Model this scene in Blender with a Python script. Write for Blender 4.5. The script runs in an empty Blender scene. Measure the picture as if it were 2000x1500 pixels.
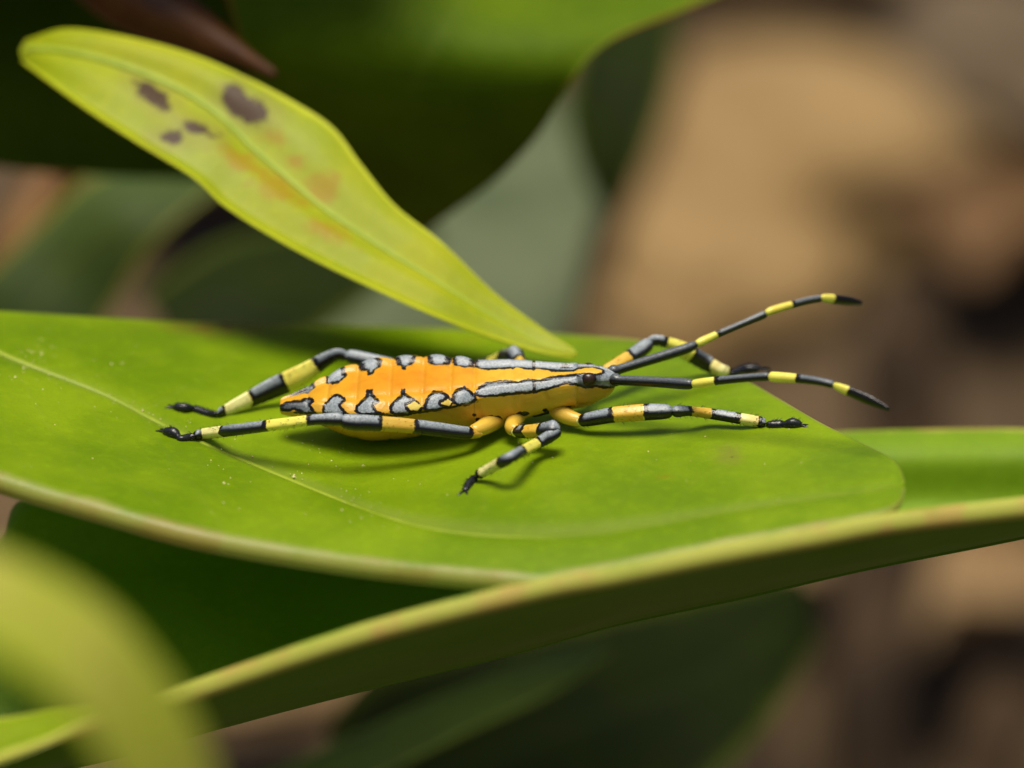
import bpy, math, random
import numpy as np
from mathutils import Vector, Matrix, noise as mnoise

random.seed(7)
rng = np.random.default_rng(7)
SC = bpy.context.scene
COL = SC.collection
SC.unit_settings.system = 'METRIC'
SC.unit_settings.scale_length = 0.01          # one unit is one centimetre

# ------------------------------------------------------------------ camera
D, PITCH = 15.0, math.radians(20)
SP, CP = math.sin(PITCH), math.cos(PITCH)
cam_data = bpy.data.cameras.new('camera')
cam = bpy.data.objects.new('camera', cam_data)
COL.objects.link(cam)
cam.location = (0, -D * CP, D * SP)
cam.rotation_euler = (math.radians(90) - PITCH, 0, 0)
cam_data.sensor_width = 36
cam_data.lens = 36 * D / 4.0
cam_data.clip_start, cam_data.clip_end = 0.1, 20000
cam_data.dof.use_dof = True
cam_data.dof.focus_distance = D - 0.03
cam_data.dof.aperture_fstop = 0.30
SC.camera = cam

# ------------------------------------------------------------------ light
SUN_EL, SUN_AZ = math.radians(83), math.radians(-160)    # azimuth measured from +Y towards +X
sun_dir = Vector((math.cos(SUN_EL) * math.sin(SUN_AZ), math.cos(SUN_EL) * math.cos(SUN_AZ), math.sin(SUN_EL)))
sd = bpy.data.lights.new('sun', 'SUN')
sd.energy, sd.angle, sd.color = 4.0, math.radians(30), (1.0, 0.92, 0.78)
sun = bpy.data.objects.new('sun', sd)
COL.objects.link(sun)
sun.rotation_euler = (-sun_dir).to_track_quat('-Z', 'Y').to_euler()
sun.location = sun_dir * 60
W = bpy.data.worlds.new('World')
SC.world = W
W.use_nodes = True
nt = W.node_tree
sky = nt.nodes.new('ShaderNodeTexSky')
sky.sky_type = 'NISHITA'
sky.sun_disc = False
sky.dust_density, sky.air_density = 5.0, 0.7
sky.sun_elevation, sky.sun_rotation = SUN_EL, SUN_AZ
bg = nt.nodes['Background']
bg.inputs['Strength'].default_value = 0.075
nt.links.new(sky.outputs[0], bg.inputs['Color'])
VS = SC.view_settings
VS.view_transform, VS.look, VS.exposure, VS.gamma = 'Standard', 'None', 0.0, 1.0
VS.use_curve_mapping = False

# ------------------------------------------------------------------ helpers
CAM = np.array([0, -D * CP, D * SP])


def at(px, py, Y):
    """world point seen at photo pixel (2000x1500) at world depth Y"""
    sx, sy = (px - 1000) / 500.0 / D, (750 - py) / 500.0 / D
    d = np.array([sx, CP + sy * SP, -SP + sy * CP])
    return CAM + d * ((Y - CAM[1]) / d[1])


def at_z(px, py, z):
    sx, sy = (px - 1000) / 500.0 / D, (750 - py) / 500.0 / D
    d = np.array([sx, CP + sy * SP, -SP + sy * CP])
    return CAM + d * ((z - CAM[2]) / d[2])


def pix(P):
    """where world points (n,3) fall in the photo: used to carry the natural markings over"""
    P = np.asarray(P, float)
    d = D + P[:, 1] * CP - P[:, 2] * SP
    return np.stack([1000 + 500 * D * P[:, 0] / d, 750 - 500 * D * (P[:, 1] * SP + P[:, 2] * CP) / d], 1)


def catmull(P, n, closed=False):
    """resample control rows P (k, ...) to n rows along axis 0"""
    P = np.asarray(P, float)
    k = len(P)
    t = np.linspace(0, k - 1, n)
    i = np.clip(np.floor(t).astype(int), 0, k - 2)
    f = (t - i).reshape((-1,) + (1,) * (P.ndim - 1))
    a, b = P[i], P[i + 1]
    p0 = np.where((i > 0).reshape(f.shape), P[np.maximum(i - 1, 0)], 2 * a - b)
    p3 = np.where((i + 2 < k).reshape(f.shape), P[np.minimum(i + 2, k - 1)], 2 * b - a)
    return 0.5 * ((2 * a) + (-p0 + b) * f + (2 * p0 - 5 * a + 4 * b - p3) * f ** 2 + (-p0 + 3 * a - 3 * b + p3) * f ** 3)


def resample(pts, n):
    """polyline -> n points evenly spaced by length, smoothed"""
    Q = catmull(pts, max(200, 20 * len(pts)))
    s = np.concatenate([[0], np.cumsum(np.linalg.norm(np.diff(Q, axis=0), axis=1))])
    t = np.linspace(0, s[-1], n)
    return np.stack([np.interp(t, s, Q[:, j]) for j in range(Q.shape[1])], 1)


def mesh_obj(name, V, F, mat, parent=None, attrs=None, smooth=True):
    me = bpy.data.meshes.new(name)
    me.from_pydata([tuple(v) for v in V], [], [tuple(f) for f in F])
    me.update()
    if smooth:
        me.polygons.foreach_set('use_smooth', [True] * len(me.polygons))
    for k, a in (attrs or {}).items():
        a = np.asarray(a, np.float32)
        if a.ndim == 1:
            me.attributes.new(k, 'FLOAT', 'POINT').data.foreach_set('value', a)
        else:
            rgba = np.concatenate([a[:, :3], np.ones((len(a), 1), np.float32)], 1)
            me.attributes.new(k, 'FLOAT_COLOR', 'POINT').data.foreach_set('color', rgba.ravel())
    if mat:
        me.materials.append(mat)
    o = bpy.data.objects.new(name, me)
    COL.objects.link(o)
    if parent:
        o.parent = parent
    return o


def tag(o, label=None, cat=None, group=None, kind=None):
    for k, v in (('label', label), ('category', cat), ('group', group), ('kind', kind)):
        if v:
            o[k] = v
    return o


def grid_faces(nu, nv):
    i = np.arange(nu - 1)[:, None] * nv + np.arange(nv - 1)[None, :]
    return np.stack([i, i + nv, i + nv + 1, i + 1], -1).reshape(-1, 4)


def sheet(name, G, thick, mat, parent=None, extra=None):
    """closed leaf blade from a grid of points (nu,nv,3)"""
    nu, nv = G.shape[:2]
    du, dv = np.gradient(G, axis=0), np.gradient(G, axis=1)
    N = np.cross(du, dv)
    N /= np.linalg.norm(N, axis=2, keepdims=True) + 1e-12
    if N[..., 2].mean() < 0:
        N = -N
    vv = np.linspace(0, 1, nv)[None, :].repeat(nu, 0)
    uu = np.linspace(0, 1, nu)[:, None].repeat(nv, 1)
    edge = np.minimum(np.minimum(vv, 1 - vv) * nv, np.minimum(uu, 1 - uu) * nu)
    th = thick * np.clip(0.35 + 0.65 * edge / 4, 0, 1)[..., None]
    top, bot = G + N * th * 0.5, G - N * th * 0.5
    V = np.concatenate([top.reshape(-1, 3), bot.reshape(-1, 3)])
    f = grid_faces(nu, nv)
    off = nu * nv
    ring = [(r, 0) for r in range(nu)] + [(nu - 1, c) for c in range(1, nv)] + \
           [(r, nv - 1) for r in range(nu - 2, -1, -1)] + [(0, c) for c in range(nv - 2, 0, -1)]
    ids = [r * nv + c for r, c in ring]
    side = [(ids[k], ids[(k + 1) % len(ids)], ids[(k + 1) % len(ids)] + off, ids[k] + off) for k in range(len(ids))]
    F = [tuple(q) for q in f] + [tuple(q[::-1]) for q in (f + off)] + side
    attrs = {'lu': np.tile(uu.ravel(), 2), 'lv': np.tile(vv.ravel(), 2)}
    for k, a in (extra or {}).items():
        attrs[k] = np.concatenate([a, a]) if len(a) == off else a
    return mesh_obj(name, V, F, mat, parent, attrs)


def loft(rows, nu, nv):
    """rows: list of rows, each a list of world points"""
    G = catmull(np.array(rows, float), nu)
    return catmull(G.transpose(1, 0, 2), nv).transpose(1, 0, 2)


def tube(path, rad, n=40, ring=18, flat=None, up=(0, 0, 1), facet=0.0):
    """rounded tube along path points with radii; returns V, F, arclength of each vertex, outward normals"""
    path, rad = np.asarray(path, float), np.asarray(rad, float)
    P = catmull(path, max(120, 25 * len(path)))
    R = catmull(rad[:, None], len(P))[:, 0]
    FL = catmull((np.ones(len(path)) if flat is None else np.asarray(flat, float))[:, None], len(P))[:, 0]
    s = np.concatenate([[0], np.cumsum(np.linalg.norm(np.diff(P, axis=0), axis=1))])
    L = s[-1]
    e0, e1 = min(R[0], L * .4), min(R[-1], L * .4)
    a = np.linspace(0, math.pi / 2, 6)
    t = np.concatenate([e0 * (1 - np.cos(a))[:-1], np.linspace(e0, L - e1, n), (L - e1 * (1 - np.cos(a[::-1])))[1:]])
    sc = np.concatenate([np.sin(a)[:-1], np.ones(n), np.sin(a[::-1])[1:]])
    sc = np.maximum(sc, 0.03)
    C = np.stack([np.interp(t, s, P[:, j]) for j in range(3)], 1)
    r = np.interp(t, s, R) * sc
    fl = np.interp(t, s, FL)
    T = np.gradient(C, axis=0)
    T /= np.linalg.norm(T, axis=1, keepdims=True) + 1e-12
    U = np.array(up, float)[None] - T * (T @ np.array(up, float))[:, None]
    U /= np.linalg.norm(U, axis=1, keepdims=True) + 1e-12
    S = np.cross(T, U)
    th = np.linspace(0, 2 * math.pi, ring, endpoint=False)
    Nn = U[:, None] * np.cos(th)[None, :, None] + S[:, None] * np.sin(th)[None, :, None]
    off = U[:, None] * np.cos(th)[None, :, None] + S[:, None] * (np.sin(th)[None, :, None] * fl[:, None, None])
    V = C[:, None] + off * (r[:, None] * (1 + facet * np.cos(4 * th + .5))[None])[..., None]
    m = len(C)
    i, j = np.meshgrid(np.arange(m - 1), np.arange(ring), indexing='ij')
    j2 = (j + 1) % ring
    F = np.stack([i * ring + j, i * ring + j2, (i + 1) * ring + j2, (i + 1) * ring + j], -1).reshape(-1, 4)
    F = [tuple(q) for q in F] + [tuple(range(ring))[::-1], tuple((m - 1) * ring + k for k in range(ring))]
    return V.reshape(-1, 3), F, np.repeat(t, ring), Nn.reshape(-1, 3), L


def sdf_poly(Q, poly):
    """signed distance, positive inside"""
    poly = np.asarray(poly, float)
    x, y = Q[:, 0], Q[:, 1]
    d = np.full(len(Q), 1e9)
    ins = np.zeros(len(Q), bool)
    for k in range(len(poly)):
        a, b = poly[k], poly[(k + 1) % len(poly)]
        e = b - a
        t = np.clip(((x - a[0]) * e[0] + (y - a[1]) * e[1]) / (e @ e + 1e-9), 0, 1)
        d = np.minimum(d, np.hypot(x - a[0] - t * e[0], y - a[1] - t * e[1]))
        if a[1] != b[1]:
            c = ((a[1] > y) != (b[1] > y)) & (x < (b[0] - a[0]) * (y - a[1]) / (b[1] - a[1]) + a[0])
            ins ^= c
    return np.where(ins, d, -d)


def sdf_line(Q, line, half):
    line = np.asarray(line, float)
    d = np.full(len(Q), 1e9)
    for a, b in zip(line[:-1], line[1:]):
        e = b - a
        t = np.clip(((Q[:, 0] - a[0]) * e[0] + (Q[:, 1] - a[1]) * e[1]) / (e @ e + 1e-9), 0, 1)
        d = np.minimum(d, np.hypot(Q[:, 0] - a[0] - t * e[0], Q[:, 1] - a[1] - t * e[1]))
    return half - d


def sstep(x, a, b):
    t = np.clip((x - a) / (b - a), 0, 1)
    return t * t * (3 - 2 * t)


# ------------------------------------------------------------------ materials
class NB:
    def __init__(s, name):
        s.m = bpy.data.materials.new(name)
        s.m.use_nodes = True
        s.t = s.m.node_tree
        s.p = s.t.nodes['Principled BSDF']
        s.out = s.t.nodes['Material Output']

    def n(s, typ, **kw):
        n = s.t.nodes.new('ShaderNode' + typ)
        for k, v in kw.items():
            setattr(n, k, v)
        return n

    def link(s, a, b):
        s.t.links.new(a, b)

    def put(s, sock, v):
        if hasattr(v, 'is_linked') or hasattr(v, 'links'):
            s.link(v, sock)
        else:
            sock.default_value = v

    def attr(s, name, col=False):
        a = s.n('Attribute', attribute_name=name)
        return a.outputs['Color' if col else 'Fac']

    def math(s, op, a, b=0.0, c=0.0):
        m = s.n('Math', operation=op)
        for k, v in enumerate((a, b, c)):
            s.put(m.inputs[k], v)
        return m.outputs[0]

    def ramp(s, x, a, b, lo=0.0, hi=1.0):
        m = s.n('MapRange', interpolation_type='SMOOTHSTEP')
        for k, v in enumerate((x, a, b, lo, hi)):
            s.put(m.inputs[k], v)
        return m.outputs[0]

    def mix(s, f, a, b):
        m = s.n('Mix', data_type='RGBA')
        s.put(m.inputs[0], f)
        for k, v in ((6, a), (7, b)):
            s.put(m.inputs[k], v if not isinstance(v, tuple) else (*v[:3], 1.0))
        return m.outputs[2]

    def noise(s, scale, detail=3.0, rough=0.55, vec=None, out=0):
        n = s.n('TexNoise')
        n.inputs['Scale'].default_value, n.inputs['Detail'].default_value, n.inputs['Roughness'].default_value = scale, detail, rough
        s.link(vec if vec is not None else s.n('TexCoord').outputs['Object'], n.inputs['Vector'])
        return n.outputs[out]

    def bump(s, h, strength, dist):
        b = s.n('Bump')
        b.inputs['Strength'].default_value, b.inputs['Distance'].default_value = strength, dist
        s.link(h, b.inputs['Height'])
        s.link(b.outputs[0], s.p.inputs['Normal'])
        return b.outputs[0]


def leaf_mat(name, col, col2, rim, vein, rough=0.42, trans=0.12, mid=0.5, rimw=0.03, veins=0.25, spots=False, red=(0.42, 0.13, 0.04), redamt=0.0, under=None, spec=0.28):
    b = NB(name)
    lu, lv = b.attr('lu'), b.attr('lv')
    big = b.noise(1.3, 4)
    fine = b.noise(22, 4, 0.6)
    c = b.mix(b.ramp(big, 0.35, 0.68), col, col2)
    c = b.mix(b.math('MULTIPLY', b.ramp(fine, 0.45, 0.75), 0.22), c, tuple(x * 1.35 for x in col2))
    c = b.mix(b.math('MULTIPLY', b.ramp(b.noise(70, 3, 0.7), 0.5, 0.72), 0.20), c, tuple(x * 0.6 for x in col))
    # side veins slanting from the midrib to the margin
    dm = b.math('ABSOLUTE', b.math('SUBTRACT', lv, mid))
    wob = b.math('MULTIPLY', b.math('SUBTRACT', b.noise(2.5, 2), 0.5), 0.05)
    ph = b.math('FRACT', b.math('MULTIPLY', b.math('ADD', b.math('ADD', lu, b.math('MULTIPLY', dm, -0.22)), wob), 15.0))
    vl = b.math('ABSOLUTE', b.math('SUBTRACT', ph, 0.5))
    vm = b.math('MULTIPLY', b.ramp(vl, 0.0, 0.09, 1.0, 0.0), veins)
    c = b.mix(vm, c, vein)
    c = b.mix(b.math('MULTIPLY', b.ramp(dm, 0.006, 0.03, 1.0, 0.0), 0.4), c, vein)
    e = b.math('MINIMUM', lv, b.math('SUBTRACT', 1.0, lv))
    rimf = b.ramp(b.math('ADD', e, b.math('MULTIPLY', b.math('SUBTRACT', b.noise(6, 3), 0.5), rimw)), rimw * 0.35, rimw, 1.0, 0.0)
    rc = b.mix(b.math('MULTIPLY', b.ramp(b.noise(3.5, 3), 0.48, 0.62), redamt), rim, red)
    c = b.mix(rimf, c, rc)
    if spots:
        w = b.math('MULTIPLY', b.math('SUBTRACT', b.noise(15, 5, 0.7), 0.5), 0.10)
        s1 = b.math('ADD', b.attr('spot'), w)
        s2 = b.math('ADD', b.attr('stain'), b.math('MULTIPLY', w, 1.6))
        c = b.mix(b.math('MULTIPLY', b.ramp(s2, -0.02, 0.03), 0.75), c, (0.40, 0.25, 0.008))
        c = b.mix(b.math('MULTIPLY', b.ramp(s1, -0.06, 0.0), 0.5), c, (0.30, 0.27, 0.05))
        c = b.mix(b.math('MULTIPLY', b.ramp(s1, -0.004, 0.008), 0.96), c, (0.06, 0.024, 0.014))
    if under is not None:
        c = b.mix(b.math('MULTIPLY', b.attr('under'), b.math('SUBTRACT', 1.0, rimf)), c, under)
    b.link(c, b.p.inputs['Base Color'])
    b.link(b.ramp(big, 0.3, 0.7, rough - 0.07, rough + 0.1), b.p.inputs['Roughness'])
    b.p.inputs['Specular IOR Level'].default_value = spec
    h = b.math('ADD', b.math('MULTIPLY', fine, 0.5), b.math('MULTIPLY', vm, -1.0))
    h = b.math('ADD', h, b.math('MULTIPLY', b.noise(120, 2), 0.25))
    nrm = b.bump(h, 0.35, 0.012)
    tr = b.n('BsdfTranslucent')
    tc = b.n('Mix', data_type='RGBA', blend_type='MULTIPLY')
    tc.inputs[0].default_value = 1.0
    b.link(c, tc.inputs[6])
    tc.inputs[7].default_value = (1.2, 1.15, 0.4, 1)
    b.link(tc.outputs[2], tr.inputs['Color'])
    ms = b.n('MixShader')
    ms.inputs[0].default_value = trans
    b.link(b.p.outputs[0], ms.inputs[1])
    b.link(tr.outputs[0], ms.inputs[2])
    b.link(ms.outputs[0], b.out.inputs['Surface'])
    return b.m


def plain_mat(name, c1, c2, scale=8.0, rough=0.6, bump=0.4, dist=0.02, spec=0.4):
    b = NB(name)
    nz = b.noise(scale, 5, 0.6)
    b.link(b.mix(b.ramp(nz, 0.35, 0.65), c1, c2), b.p.inputs['Base Color'])
    b.p.inputs['Roughness'].default_value = rough
    b.p.inputs['Specular IOR Level'].default_value = spec
    b.bump(b.noise(scale * 4, 4), bump, dist)
    return b.m


def bug_mat():
    b = NB('insect_cuticle')
    grain = b.noise(150, 3, 0.7)
    edge = b.noise(48, 4, 0.7)
    blot = b.noise(20, 3, 0.6)
    m = b.math('ADD', b.attr('mark'), b.math('MULTIPLY', b.math('SUBTRACT', edge, 0.5), 8.0))
    base = b.attr('tint', True)
    dk = b.n('Mix', data_type='RGBA', blend_type='MULTIPLY')
    b.link(b.math('MULTIPLY', b.ramp(b.noise(14, 4, 0.65), 0.42, 0.72), 0.55), dk.inputs[0])
    b.link(base, dk.inputs[6])
    dk.inputs[7].default_value = (0.92, 0.66, 0.45, 1)
    base = dk.outputs[2]
    dark = b.mix(b.ramp(m, -0.5, 2.5), (0.045, 0.016, 0.005), (0.0045, 0.0045, 0.006))
    c = b.mix(b.ramp(m, -0.8, 0.8), base, dark)
    inner = b.math('ADD', b.math('ADD', m, b.math('MULTIPLY', b.math('SUBTRACT', grain, 0.5), 4.0)), b.math('MULTIPLY', b.math('SUBTRACT', blot, 0.5), 5.0))
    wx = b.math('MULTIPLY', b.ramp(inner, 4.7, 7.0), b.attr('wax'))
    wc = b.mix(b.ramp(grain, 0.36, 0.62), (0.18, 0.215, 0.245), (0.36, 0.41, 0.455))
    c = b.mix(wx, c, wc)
    b.link(c, b.p.inputs['Base Color'])
    b.link(b.math('ADD', b.ramp(m, -0.5, 0.5, 0.30, 0.22), b.math('MULTIPLY', wx, 0.16)), b.p.inputs['Roughness'])
    b.p.inputs['Specular IOR Level'].default_value = 0.5
    b.bump(b.math('ADD', b.math('MULTIPLY', grain, 0.5), b.math('MULTIPLY', b.noise(45, 3), 0.8)), 0.35, 0.006)
    return b.m


M = {}
M['leaf_main'] = leaf_mat('leaf_main', (0.205, 0.355, 0.002), (0.335, 0.49, 0.003), (0.44, 0.46, 0.10), (0.32, 0.40, 0.06), rough=0.40, spec=0.42, trans=0.45, rimw=0.035, veins=0.07, redamt=0.22, mid=0.58, spots=True)
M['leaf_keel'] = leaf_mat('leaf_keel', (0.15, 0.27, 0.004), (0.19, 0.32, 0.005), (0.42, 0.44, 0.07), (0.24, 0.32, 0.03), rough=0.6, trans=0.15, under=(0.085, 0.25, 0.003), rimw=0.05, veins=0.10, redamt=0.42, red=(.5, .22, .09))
M['leaf_spotted'] = leaf_mat('leaf_spotted', (0.32, 0.40, 0.005), (0.42, 0.45, 0.008), (0.60, 0.66, 0.03), (0.36, 0.52, 0.03), rough=0.5, trans=0.22, rimw=0.05, veins=0.06, spots=True, mid=0.6)  # bright rim colour paints the light caught by the curled margin
M['leaf_dark'] = leaf_mat('leaf_dark', (0.065, 0.12, 0.001), (0.10, 0.165, 0.002), (0.16, 0.14, 0.01), (0.10, 0.16, 0.01), rough=0.65, trans=0.03, rimw=0.012, veins=0.10, redamt=0.5, spec=0.10)
M['leaf_mid'] = leaf_mat('leaf_mid', (0.055, 0.105, 0.012), (0.09, 0.14, 0.016), (0.35, 0.33, 0.03), (0.22, 0.28, 0.04), rough=0.5, trans=0.12, rimw=0.06, veins=0.2)
M['leaf_grey'] = leaf_mat('leaf_grey', (0.065, 0.09, 0.038), (0.115, 0.14, 0.07), (0.1, 0.12, 0.05), (0.12, 0.14, 0.07), rough=0.5, trans=0.05, rimw=0.03, veins=0.2)
M['leaf_bright'] = leaf_mat('leaf_bright', (0.18, 0.27, 0.002), (0.24, 0.33, 0.003), (0.5, 0.52, 0.08), (0.32, 0.40, 0.06), rimw=0.12, veins=0.0)
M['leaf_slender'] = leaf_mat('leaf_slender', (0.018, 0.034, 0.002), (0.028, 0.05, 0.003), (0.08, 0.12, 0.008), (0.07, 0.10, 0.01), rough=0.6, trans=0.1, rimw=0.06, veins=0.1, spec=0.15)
M['leaf_painted_shade'] = leaf_mat('leaf_painted_shade', (0.008, 0.015, 0.001), (0.014, 0.023, 0.002), (0.05, 0.07, 0.006), (0.03, 0.045, 0.01), rough=0.7, trans=0.05, rimw=0.10, veins=0.1, spec=0.08)  # shade is put into this near-black leaf colour
M['leaf_young'] = leaf_mat('leaf_young', (0.33, 0.38, 0.025), (0.46, 0.42, 0.09), (0.34, 0.43, 0.015), (0.40, 0.42, 0.04), rough=0.5, trans=0.15, rimw=0.10, veins=0.1)
M['vein_soft'] = plain_mat('vein_soft', (0.20, 0.29, 0.005), (0.27, 0.35, 0.02), 6, 0.5, 0.3, 0.01)
M['vein'] = plain_mat('vein', (0.27, 0.37, 0.02), (0.35, 0.45, 0.04), 6, 0.5, 0.3, 0.01)
M['bud'] = plain_mat('bud', (0.035, 0.009, 0.002), (0.11, 0.036, 0.004), 3, 0.55)
M['stem'] = plain_mat('stem', (0.13, 0.05, 0.007), (0.19, 0.09, 0.012), 4, 0.6)
M['pollen'] = plain_mat('pollen', (0.62, 0.58, 0.20), (0.75, 0.70, 0.35), 40, 0.7, 0.1)
M['bug'] = bug_mat()

# ------------------------------------------------------------------ ground
gn = NB('soil')
n1, n2 = gn.noise(0.12, 5, 0.6), gn.noise(0.9, 5, 0.65)
c = gn.mix(gn.ramp(n1, 0.35, 0.65), (0.03, 0.017, 0.006), (0.10, 0.060, 0.022))
c = gn.mix(gn.math('MULTIPLY', gn.ramp(n2, 0.4, 0.7), 0.5), c, (0.15, 0.092, 0.036))
gn.link(c, gn.p.inputs['Base Color'])
gn.p.inputs['Roughness'].default_value = 0.9
gn.bump(n2, 0.6, 0.4)
GZ = -12.0
xs = np.concatenate([-np.geomspace(6000, 16, 18), np.linspace(-15, 15, 61), np.geomspace(16, 6000, 18)])
ys = np.concatenate([-np.geomspace(6000, 20, 14), np.linspace(-10, 70, 110), np.geomspace(75, 9000, 18)])
GX, GY = np.meshgrid(xs, ys, indexing='ij')
GH = np.array([[mnoise.fractal((x * .16, y * .16, 3.1), 1.0, 2.0, 4) for y in ys] for x in xs]) * 0.7
GH[np.abs(GX) > 100] = 0
tag(mesh_obj('ground', np.stack([GX, GY, GZ + GH], -1).reshape(-1, 3), grid_faces(len(xs), len(ys)), gn.m), 'brown bare soil far below the leaves', None, None, 'structure')

# ------------------------------------------------------------------ the leaf the insect stands on
MID = np.array([(-160, 610), (0, 690), (200, 768), (330, 835), (550, 930), (750, 1008), (900, 1040), (1090, 1048), (1250, 1030), (1400, 1003), (1600, 972), (1700, 958), (1766, 944)], float)
FAR = np.array([(-160, 604), (0, 611), (250, 626), (500, 636), (800, 642), (1100, 656), (1280, 673), (1400, 714), (1500, 770), (1600, 828), (1680, 868), (1745, 903), (1766, 940)], float)
NEAR = np.array([(-160, 868), (0, 926), (200, 985), (400, 1038), (700, 1088), (1000, 1119), (1060, 1122), (1200, 1098), (1400, 1058), (1600, 1022), (1700, 1003), (1752, 985), (1766, 948)], float)


ZP = np.polyfit([-2.4, -2.0, -1.35, -.9, -.5, 0, .5, 1.14, 1.6], [-.05, -.10, -.215, -.262, -.283, -.247, -.20, -.148, -.11], 5)


def zA(x, y):
    z = np.polyval(ZP, np.clip(x, -2.4, 1.7))
    z = z - .34 * np.clip(-(y + .62), 0, 3) ** 2
    z = z - .05 * np.clip(y - .75, 0, 3) ** 2
    z = z + .014 * np.sin(2.3 * x + 1.1) * np.cos(1.9 * y) + .010 * np.sin(3.1 * y + .8 * x) + .006 * np.sin(5.1 * x - 2 * y)
    return z


def on_leaf(px, py, lift=0.0):
    lo, hi = -3.0, 4.5
    for _ in range(60):
        m = .5 * (lo + hi)
        p = at(px, py, m)
        if p[2] - lift > zA(p[0], p[1]):
            lo = m
        else:
            hi = m
    return at(px, py, .5 * (lo + hi))


def ell(cx, cy, a, b, ang):
    dx, dy = Q[:, 0] - cx, Q[:, 1] - cy
    ca, sa = math.cos(math.radians(ang)), math.sin(math.radians(ang))
    return (1 - np.hypot((dx * ca + dy * sa) / a, (-dx * sa + dy * ca) / b)) * min(a, b) / 500


NU = 240
mp = [np.array([on_leaf(*q) for q in resample(c_, NU)]) for c_ in (FAR, MID, NEAR)]
far, mid, near = mp
va = np.linspace(0, 1, 60)
vb = np.linspace(0, 1, 36)[1:]
cols = [far + (mid - far) * t for t in va] + [mid + (near - mid) * t for t in vb]
G = np.stack(cols, 1)
G[..., 2] = zA(G[..., 0], G[..., 1])
# shallow channel along the midrib
nmid = 59
for j in range(G.shape[1]):
    dist = np.linalg.norm(G[:, j] - G[:, nmid], axis=1)
    G[:, j, 2] -= .012 * np.exp(-(dist / .05) ** 2)
# near margin rolled down, far margin slightly down
fade = np.clip((1 - np.linspace(0, 1, NU)) * 14, 0.05, 1)[:, None]
roll = [G[:, -1] + fade * np.array(o) for o in ((0, -.022, -.008), (0, -.038, -.026), (0, -.040, -.048), (0, -.030, -.066))]
froll = [G[:, 0] + fade * np.array(o) for o in ((0, .022, -.022), (0, .014, -.006))]
G = np.concatenate([np.stack(froll, 1), G, np.stack(roll, 1)], 1)
# rows across are renumbered so that lv = 0.58 sits on the midrib and the rim stays narrow
Q = pix(G.reshape(-1, 3))
main = sheet('green_leaf', G, .022, M['leaf_main'], None, {'spot': np.maximum(ell(1425, 893, 5, 3, 10), ell(440, 641, 30, 5, 3)) - .005, 'stain': np.max([ell(400, 646, 90, 13, 2), ell(1300, 935, 7, 4, 0), ell(900, 670, 30, 6, 0)], 0) - .012})
nv = G.shape[1]
lv = np.concatenate([np.interp(np.arange(nv), [0, 2 + nmid, nv - 5, nv - 1], [0, .58, .975, 1.0])[None].repeat(NU, 0).ravel()] * 2)
main.data.attributes['lv'].data.foreach_set('value', lv.astype(np.float32))
tag(main, 'broad bright green leaf with the striped insect standing on it', 'leaf')
V, F, _, _, _ = tube(np.stack([G[::6, nmid + 2, 0], G[::6, nmid + 2, 1], G[::6, nmid + 2, 2] - .004], 1), np.interp(np.linspace(0, 1, len(G[::6])), [0, .6, 1], [.027, .017, .008]), 200, 12)
mesh_obj('midrib', V, F, M['vein_soft'], main)

# ------------------------------------------------------------------ folded leaf below, its near lip touching the first leaf
LIP = [(-420, 1500), (-150, 1472), (120, 1415), (350, 1342), (700, 1224), (1040, 1136), (1200, 1106), (1400, 1066), (1600, 1030), (1750, 1003), (2000, 974), (2250, 945)]
LIPY = [-.7, -1.0, -1.2, -1.35, -1.45, -1.45, -1.40, -1.30, -1.20, -1.12, -1.05, -1.0]
KEEL = [(-430, 1530), (-120, 1530), (190, 1480), (430, 1412), (715, 1338), (1000, 1268), (1200, 1212), (1450, 1158), (1620, 1118), (1750, 1090), (2000, 1040), (2250, 985)]
KEELY = [-.5, -.5, -.48, -.45, -.4, -.38, -.34, -.3, -.26, -.24, -.2, -.2]
FARB = [(-440, 1480), (-160, 1200), (0, 1060), (76, 968), (500, 925), (900, 900), (1200, 880), (1450, 865), (1590, 853), (1700, 846), (1960, 842), (2230, 850)]
FARY = [-.5, .1, .3, .4, .8, 1.0, 1.1, 1.1, 1.1, 1.1, 1.1, 1.1]
rows = []
for k in range(12):
    f_, l_, k_ = at(*FARB[k], FARY[k]), at(*LIP[k], LIPY[k]), at(*KEEL[k], KEELY[k])
    fm = f_ + np.array([0, -.30, -.26])
    f2 = f_ + np.array([0, -.17, -.05])
    fk = .25 * f_ + .75 * k_ + np.array([0, .03, -.05])
    lk = .15 * l_ + .85 * k_ + np.array([0, -.03, -.012])
    lm = .5 * l_ + .5 * k_ + np.array([0, -.05, -.03])
    rows.append([f_ + np.array([0, .03, -.02]), f_, f2, fm, fk, k_, lk, lm, l_ + np.array([0, .035, -.035]), l_ + np.array([0, .012, -.003]), l_ + np.array([0, -.025, -.004]), l_ + np.array([0, -.045, -.032]), l_ + np.array([0, -.042, -.06])])
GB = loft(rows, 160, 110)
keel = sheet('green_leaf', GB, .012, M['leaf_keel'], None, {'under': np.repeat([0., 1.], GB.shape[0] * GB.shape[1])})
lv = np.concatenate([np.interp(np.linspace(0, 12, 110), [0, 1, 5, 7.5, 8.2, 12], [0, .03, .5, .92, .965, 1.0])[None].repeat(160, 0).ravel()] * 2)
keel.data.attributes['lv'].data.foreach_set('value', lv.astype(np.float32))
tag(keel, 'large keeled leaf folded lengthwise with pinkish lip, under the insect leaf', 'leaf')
jk = int(round(109 * 5 / 12))
V, F, _, _, _ = tube(GB[::4, jk] + np.array([0, -.004, -.012]), np.full(len(GB[::4]), .016), 120, 10)
mesh_obj('midrib', V, F, M['leaf_keel'], keel, {'lu': np.zeros(len(V)), 'lv': np.full(len(V), .3), 'under': np.ones(len(V))})

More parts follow.
